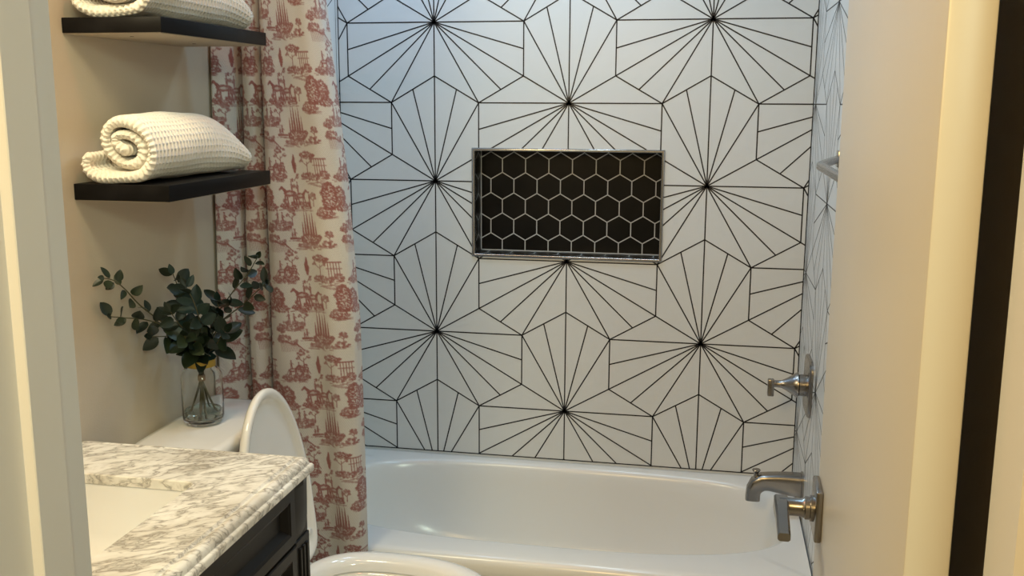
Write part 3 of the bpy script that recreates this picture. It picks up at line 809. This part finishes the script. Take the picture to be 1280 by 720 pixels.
euc = empty('eucalyptus_bouquet', (JX, JY, JZ + .02), 'bunch of dark green leafy eucalyptus stems standing in the glass jar', 'plant')
rnd = random.Random(12)
def leaf(mb, base, dirv, nrm, L_, Wd, mi):
    """pointed-oval leaf with a folded midrib and some curl"""
    d_ = Vector(dirv).normalized(); n_ = Vector(nrm); n_ = (n_ - d_ * n_.dot(d_)).normalized(); s_ = d_.cross(n_)
    vs = []; fs = []; nl = 8; curl = rnd.uniform(-.25, .25)
    for i in range(nl + 1):
        t = i / nl; w = Wd * .5 * (math.sin(PI * min(1, t ** .82)) ** .72 if 0 < t < 1 else 0.02) + .0003
        c = Vector(base) + d_ * (L_ * t) + n_ * (curl * L_ * t * t)
        for q in (-1, -.5, 0, .5, 1):
            vs.append(c + s_ * (w * q) + n_ * (abs(q) ** 1.5 * w * .28))
    for i in range(nl):
        for q in range(4):
            a = i * 5 + q; fs.append((a, a + 1, a + 6, a + 5))
    k = len(vs)
    # give the blade its thickness
    vs2 = [v - n_ * .0006 for v in vs]
    fs2 = [tuple(j + k for j in f[::-1]) for f in fs]
    rim = [i * 5 for i in range(nl + 1)] + [nl * 5 + q for q in range(1, 5)] + [i * 5 + 4 for i in range(nl - 1, -1, -1)] + [3, 2, 1]
    fr = [(rim[i], rim[(i + 1) % len(rim)], rim[(i + 1) % len(rim)] + k, rim[i] + k) for i in range(len(rim))]
    mb.add(vs + vs2, fs + fs2 + fr, mi)
def branch(pts, leaves, lsize=.036, mi_choices=(0, 0, 1), tipleaf=True, start=.42, dens=1.0):
    P = catmull(pts, 8); n = len(P)
    mb = MB(); mb.tube(P, [.0022 - .0012 * i / (n - 1) for i in range(n)], 7); st = mb.build('stem', M['stem'], euc)
    lb = MB(); ang0 = rnd.uniform(0, 6.28)
    for k in range(leaves):
        t = start + (1 - start) * k / max(1, leaves - 1) * .97
        i = min(n - 2, int(t * (n - 1))); p = P[i]; tg = (P[i + 1] - P[i]).normalized()
        a = ang0 + (k // 2) * PI / 2 + (k % 2) * PI + rnd.uniform(-.4, .4)
        u = tg.cross(Vector((.2, .1, 1))).normalized(); v = tg.cross(u)
        out = u * math.cos(a) + v * math.sin(a)
        d_ = (tg * rnd.uniform(.25, .7) + out * 1.0 + Vector((0, -.15, rnd.uniform(-.2, .2)))).normalized()
        sz = 1.22 * lsize * rnd.uniform(.78, 1.2) * (1.12 - .45 * t)
        nr = (Vector((.45, -.8, .45)) + Vector((rnd.uniform(-.6, .6), rnd.uniform(-.5, .5), rnd.uniform(-.6, .6))))
        base = p + d_ * .004
        tip = base + d_ * sz
        if tip.x < .004 or base.x < .004:
            d_.x = abs(d_.x) * .3; d_.normalize()
        leaf(lb, base, d_, nr, sz, sz * rnd.uniform(.46, .72), rnd.choice(mi_choices))
    if tipleaf:
        leaf(lb, P[-1], (P[-1] - P[-3]).normalized(), (.3, -.8, .3), lsize * .6, lsize * .34, rnd.choice(mi_choices))
    for vv in range(len(lb.v)):
        if lb.v[vv][0] < .0015: lb.v[vv] = (.0015 + rnd.uniform(0, .001), lb.v[vv][1], lb.v[vv][2])
    lo = lb.build('leaves', [M['leaf'], M['leafblue'], M['leafolive']], st, angle=80)
nk = (JX, JY, JZ + .145); tie = (JX, JY, JZ + .106)
def stems(foot, pts, *a, **k):
    ox, oy = rnd.uniform(-.006, .006), rnd.uniform(-.006, .006)
    branch([(JX + foot[0], JY + foot[1], JZ + .014), (JX + ox * .5, JY + oy * .5, JZ + .106), (JX + ox, JY + oy, JZ + .150)] + pts, *a, **k)
stems((-.032, -.008), [(.060, -1.22, 1.045), (.034, -1.30, 1.115), (.030, -1.355, 1.165), (.032, -1.395, 1.19), (.030, -1.425, 1.20)], 13, .031, (0, 0, 0, 2), start=.45)
stems((.030, .012), [(.070, -1.21, 1.04), (.040, -1.29, 1.085), (.030, -1.36, 1.105), (.030, -1.41, 1.118)], 12, .036, (0, 0, 2), start=.43)
stems((.006, -.028), [(.078, -1.19, 1.05), (.066, -1.20, 1.13), (.060, -1.215, 1.175)], 14, .040, (0, 0, 1), start=.43)
stems((.022, .024), [(.115, -1.14, 1.06), (.155, -1.13, 1.12), (.195, -1.13, 1.165), (.225, -1.14, 1.205)], 15, .036, (0, 0, 1), start=.40)
stems((.0, .034), [(.110, -1.12, 1.04), (.160, -1.09, 1.085), (.205, -1.09, 1.125), (.225, -1.10, 1.14)], 14, .038, (0, 0, 2), start=.43)
stems((-.020, .026), [(.080, -1.17, 1.03), (.060, -1.24, 1.04), (.045, -1.29, 1.05)], 10, .042, (0, 2, 0), start=.38)
stems((.012, -.014), [(.110, -1.20, 1.05), (.120, -1.225, 1.09), (.118, -1.24, 1.125), (.105, -1.24, 1.15)], 14, .044, (1, 0, 1), start=.42)
stems((-.012, .006), [(.095, -1.21, 1.01), (.095, -1.235, 1.03), (.10, -1.25, 1.045)], 11, .050, (0, 0, 2), start=.43)
stems((.018, -.020), [(.125, -1.17, 1.00), (.150, -1.185, 1.03), (.165, -1.19, 1.045)], 10, .050, (0, 0, 0), start=.43)
stems((-.026, -.018), [(.070, -1.17, 1.00), (.058, -1.20, 1.02), (.050, -1.22, 1.045)], 8, .048, (0, 0, 0), start=.43)
stems((.010, -.030), [(.100, -1.205, 1.02), (.085, -1.245, 1.07), (.075, -1.26, 1.10)], 12, .044, (0, 0, 2), start=.42)
stems((-.015, .020), [(.120, -1.15, 1.03), (.135, -1.16, 1.08), (.14, -1.17, 1.11)], 12, .042, (0, 1, 0), start=.42)
mb = MB(); mb.lathe([(.0075, -.006), (.0085, -.004), (.0085, .006), (.0075, .008)], tie, 20); mb.build('twine', M['twine'], euc)

# ------------------------------------------------------------------ vanity
VX, VY1, VY0, VZ = .483, -1.468, -2.30, .88
ct = MB()
hx0, hx1, hy0, hy1 = .085, .332, -2.12, -1.652
def rr(x0, x1, y0, y1, r, z, k=10):
    out = []
    for cx, cy, a0 in ((x1 - r, y1 - r, 0), (x0 + r, y1 - r, 90), (x0 + r, y0 + r, 180), (x1 - r, y0 + r, 270)):
        for i in range(k + 1):
            a = math.radians(a0 + 90 * i / k); out.append((cx + r * math.cos(a), cy + r * math.sin(a), z))
    return out
def slabring(ins, z, r=.006):
    # profiled on the front (x max) and the far end; square against the walls
    return rr(0.001, VX - ins, VY0 + .0, VY1 - ins, max(.002, r - ins * .1), z)
R = [rr(hx0, hx1, hy0, hy1, .018, VZ - .019), rr(hx0, hx1, hy0, hy1, .018, VZ - .002), rr(hx0 - .002, hx1 + .002, hy0 - .002, hy1 + .002, .02, VZ),
     slabring(.031, VZ), slabring(.029, VZ - .003), slabring(.027, VZ - .0042), slabring(.0245, VZ - .0035), slabring(.021, VZ - .0022), slabring(.017, VZ - .002), slabring(.012, VZ - .004), slabring(.0085, VZ - .008), slabring(.007, VZ - .013), slabring(.0062, VZ - .0165),
     slabring(.0022, VZ - .018), slabring(0, VZ - .021), slabring(0, VZ - .031), slabring(.003, VZ - .0345), slabring(.010, VZ - .036), slabring(.03, VZ - .036), rr(hx0 - .02, hx1 + .02, hy0 - .02, hy1 + .02, .03, VZ - .0195)]
R.append(R[0])
ct.rings(R, 0, False, False)
o = ct.build('marble_countertop', M['marble'], angle=40); origin_to(o, (.24, -1.9, VZ - .036)); tag(o, 'cream marble countertop with grey brown veins and moulded edge on the dark vanity', 'countertop')
sk = MB()
R = [rr(hx0 - .012, hx1 + .012, hy0 - .012, hy1 + .012, .03, VZ - .0200), rr(hx0 - .001, hx1 + .001, hy0 - .001, hy1 + .001, .024, VZ - .0200), rr(hx0 + .002, hx1 - .002, hy0 + .003, hy1 - .003, .028, VZ - .04), rr(hx0 + .008, hx1 - .008, hy0 + .010, hy1 - .012, .035, VZ - .11), rr(hx0 + .022, hx1 - .022, hy0 + .03, hy1 - .035, .045, VZ - .145), rr(hx0 + .06, hx1 - .06, hy0 + .08, hy1 - .09, .05, VZ - .158),
     rr(hx0 + .05, hx1 - .05, hy0 + .08, hy1 - .08, .05, VZ - .17), rr(hx0 + .0, hx1 - .0, hy0 + .01, hy1 - .01, .04, VZ - .15), rr(hx0 - .012, hx1 + .012, hy0 - .012, hy1 + .012, .03, VZ - .04)]
sk.rings(R + [R[0]], 0, False, False)
# close floor of the bowl and outside
sk.add(R[5], [tuple(range(len(R[5])))[::-1]]); sk.add(R[6], [tuple(range(len(R[6])))])
o = sk.build('undermount_sink', M['sink'], angle=50); origin_to(o, (.21, -1.88, VZ - .17)); tag(o, 'rectangular cream ceramic sink set under the marble countertop', 'sink')

FX = .472      # face plane of the cabinet
van = empty('vanity_cabinet', (.23, -1.9, 0), 'black brown wooden vanity cabinet with framed drawers under the marble top', 'cabinet')
CT = VZ - .0362
mb = MB(); mb.box(.002, FX - .018, VY0 + .01, -1.50, .09, CT - .14); mb.box(.002, .05, VY0 + .01, -1.50, CT - .14, CT); mb.box(.38, FX - .018, VY0 + .01, -1.50, CT - .14, CT); mb.box(.05, .38, -1.58, -1.50, CT - .14, CT); mb.box(.05, .38, VY0 + .01, -2.16, CT - .14, CT)
mb.box(.002, FX - .018, -1.50, -1.474, .0, CT, bevel=.001); mb.box(.06, FX - .07, VY0 + .01, -1.50, 0, .09)
mb.build('body', M['espresso'], van, angle=30)
ZM = .728      # lower edge of the top drawer
# corner post with tapered bracket above and flutes below
mb = MB()
py1, py0 = -1.473, -1.538
mb.box(FX - .045, FX - .003, py0, py1, 0, ZM - .003, bevel=.002)
mb.box(FX - .045, FX - .006, py0, py1, ZM - .003, CT, bevel=.002)
for k in range(3):
    yc = py0 + .0165 + k * .016
    mb.box(FX - .005, FX + .001, yc - .0045, yc + .0045, .10, ZM - .02, bevel=.002)
rsx = []
for z, out, hwid in ((ZM, .002, .016), (ZM + .007, .005, .023), (ZM + .03, .008, .0305), (ZM + .06, .011, .0305), (ZM + .10, .013, .0305), (CT - .01, .015, .0305), (CT, .015, .0305)):
    yc = (py0 + py1) / 2
    rsx.append([(FX - .014, yc - hwid, z), (FX - .008 + out * .3, yc - hwid, z), (FX - .008 + out * .7, yc, z), (FX - .008 + out * .3, yc + hwid, z), (FX - .014, yc + hwid, z)])
mb.rings(rsx)
mb.build('corner_post', M['espresso'], van, angle=20)
def panel(y0, y1, z0, z1, name):
    mb = MB()
    def rq(ins, x): return [(x, y0 + ins, z0 + ins), (x, y1 - ins, z0 + ins), (x, y1 - ins, z1 - ins), (x, y0 + ins, z1 - ins)]
    mb.rings([rq(0, FX - .018), rq(0, FX - .002), rq(.002, FX), rq(.022, FX), rq(.025, FX - .002), rq(.028, FX - .003), rq(.038, FX - .014), rq(.040, FX - .015), rq(.044, FX - .015)])
    return mb.build(name, M['espresso'], van, angle=20)
yA, yB = -2.27, -1.541
panel(yA, yB, ZM, CT - .004, 'drawer_front')
for y0, y1 in ((yA, (yA + yB) / 2 - .002), ((yA + yB) / 2 + .002, yB)):
    dr = panel(y0, y1, .11, ZM - .006, 'cabinet_door')
    kn = MB(); yk = y1 - .015 if y1 < yB else y0 + .015
    kn.lathe([(.004, 0), (.004, .014), (.011, .02), (.012, .026), (0, .030)], (FX, yk, .60), 24, 'x'); kn.build('knob', M['steel'], dr)

# ------------------------------------------------------------------ bathroom door, open inwards
hx, hy = 1.393, -2.337; lx, ly = 1.408, -1.578
door = bpy.data.objects.new('door_1', None); door.location = (hx, hy, .01); COL.objects.link(door); tag(door, 'plain painted door standing open at the right, seen edge on', None, None, 'structure')
dv = Vector((lx - hx, ly - hy, 0)).normalized(); dn = Vector((dv.y, -dv.x, 0))      # dn points to +x
DL = math.hypot(lx - hx, ly - hy); DT = .038
def dp(u, w, z): return (hx + dv.x * u + dn.x * w, hy + dv.y * u + dn.y * w, z)
def dbox(mb, u0, u1, w0, w1, z0, z1, bevel=.002, mi=0):
    t = MB(); t.box(u0, u1, w0, w1, z0, z1, bevel=bevel)
    mb.add([dp(*p) for p in t.v], t.f, mi)
mb = MB(); dbox(mb, 0, DL, 0, DT, .012, 2.05, .0025); mb.build('leaf', M['door'], door, angle=40)
for z in (.25, 1.85):
    mb = MB(); dbox(mb, -.003, .0, .030, .045, z - .045, z + .045, .0005); mb.tube([dp(-.004, DT + .006, z - .045), dp(-.004, DT + .006, z + .045)], .006, 12); mb.build('hinge', M['steel'], door)
hset = empty('door_handle', (0, 0, 0), 'x', 'x')
del hset['label']; del hset['category']
hset.parent = door; hset.location = (0, 0, 0)
ru = DL - .052; rz = .912
mb = MB(); dbox(mb, ru - .040, ru + .040, -.011, .0, rz - .042, rz + .042, .003); mb.build('rosette', M['steel'], hset, angle=30)
mb = MB()
def cyl(mb, prof):
    rs = []
    for r, w in prof: rs.append([dp(ru + r * math.cos(2 * PI * i / 32), -w, rz + r * math.sin(2 * PI * i / 32)) for i in range(32)])
    mb.rings(rs)
cyl(mb, [(.021, .009), (.021, .016), (.0185, .017), (.0185, .024), (.0165, .025), (.0145, .030), (.0145, .064)])
mb.build('neck', M['steel'], hset, angle=30)
mb = MB()
rs = []
for u, w0, w1, z0, z1 in ((.016, .050, .072, rz - .012, rz + .013), (-.01, .050, .072, rz - .0125, rz + .0135), (-.05, .051, .071, rz - .009, rz + .009), (-.118, .052, .071, rz - .009, rz + .004)):
    b_ = .003
    rs.append([dp(ru + u, -a, z) for a, z in ((w0 + b_, z0), (w1 - b_, z0), (w1, z0 + b_), (w1, z1 - b_), (w1 - b_, z1), (w0 + b_, z1), (w0, z1 - b_), (w0, z0 + b_))])
mb.rings(rs); mb.build('lever', M['steel'], hset, angle=30)

# ------------------------------------------------------------------ camera (solved from the hexagon tiling)
Cm = ((0.9813481319810636, 0.19219375180159576, 0.00417200499802962), (-0.03891260282975433, 0.17734263081109705, 0.9833795811577607), (-0.18825953680568422, 0.9652000585709812, -0.18151361859729337))
cam = bpy.data.objects.new('camera', bpy.data.cameras.new('camera')); COL.objects.link(cam)
r, u, f = [Vector(q).normalized() for q in Cm]
mt = Matrix((( r.x, u.x, -f.x, 1.21147), (r.y, u.y, -f.y, -3.21328), (r.z, u.z, -f.z, 1.54946), (0, 0, 0, 1)))
cam.matrix_world = mt
cam.data.sensor_width = 36; cam.data.lens = 1255.09 * 36 / 1280; cam.data.clip_start = .02
S.camera = cam

# ------------------------------------------------------------------ light
def area(name, loc, target, size, power, col, sy=None):
    l = bpy.data.lights.new(name, 'AREA'); l.energy = power; l.color = col; l.size = size
    if sy: l.shape = 'RECTANGLE'; l.size_y = sy
    o = bpy.data.objects.new(name, l); COL.objects.link(o); o.location = loc
    o.rotation_euler = (Vector(target) - Vector(loc)).to_track_quat('-Z', 'Y').to_euler()
    return o
WARM = (1.0, .74, .42); COOL = (.72, .86, 1.0); NEUT = (1, .93, .82)
area('ceiling_lamp', (.55, -1.72, 2.40), (.50, -1.60, 0), .14, 2.30, (1.000, 0.391, 0.217))
area('tub_light', (.80, -.42, 2.42), (.80, -.42, 0), .2, 4.90, (0.633, 0.837, 1.000))
area('tub_glow', (.25, -.35, 2.42), (.25, -.35, 0), .2, 2.60, (0.423, 0.654, 1.000))
area('ceiling_light', (.95, -1.1, 2.42), (.95, -1.1, 0), .2, 3.90, (0.333, 0.667, 1.000))
area('hall_light', (.72, -3.7, 2.15), (1.3, -2.6, 1.2), .3, 19.50, (1.000, 0.667, 0.251))
area('hall_ceiling_light', (1.9, -4.2, 2.3), (.8, -2.6, 1.0), .4, 19.50, (0.846, 1.000, 0.795))
area('vanity_light', (.12, -1.95, 2.0), (.9, -1.75, .6), .10, 11.40, (1.000, 0.877, 0.553), .5)
w = bpy.data.worlds.new('world'); S.world = w; w.use_nodes = True
w.node_tree.nodes['Background'].inputs[0].default_value = (.9, .92, 1, 1); w.node_tree.nodes['Background'].inputs[1].default_value = .0
S.view_settings.view_transform = 'Standard'; S.view_settings.look = 'None'; S.view_settings.gamma = 1; S.view_settings.use_curve_mapping = False
S.view_settings.exposure = 0.07
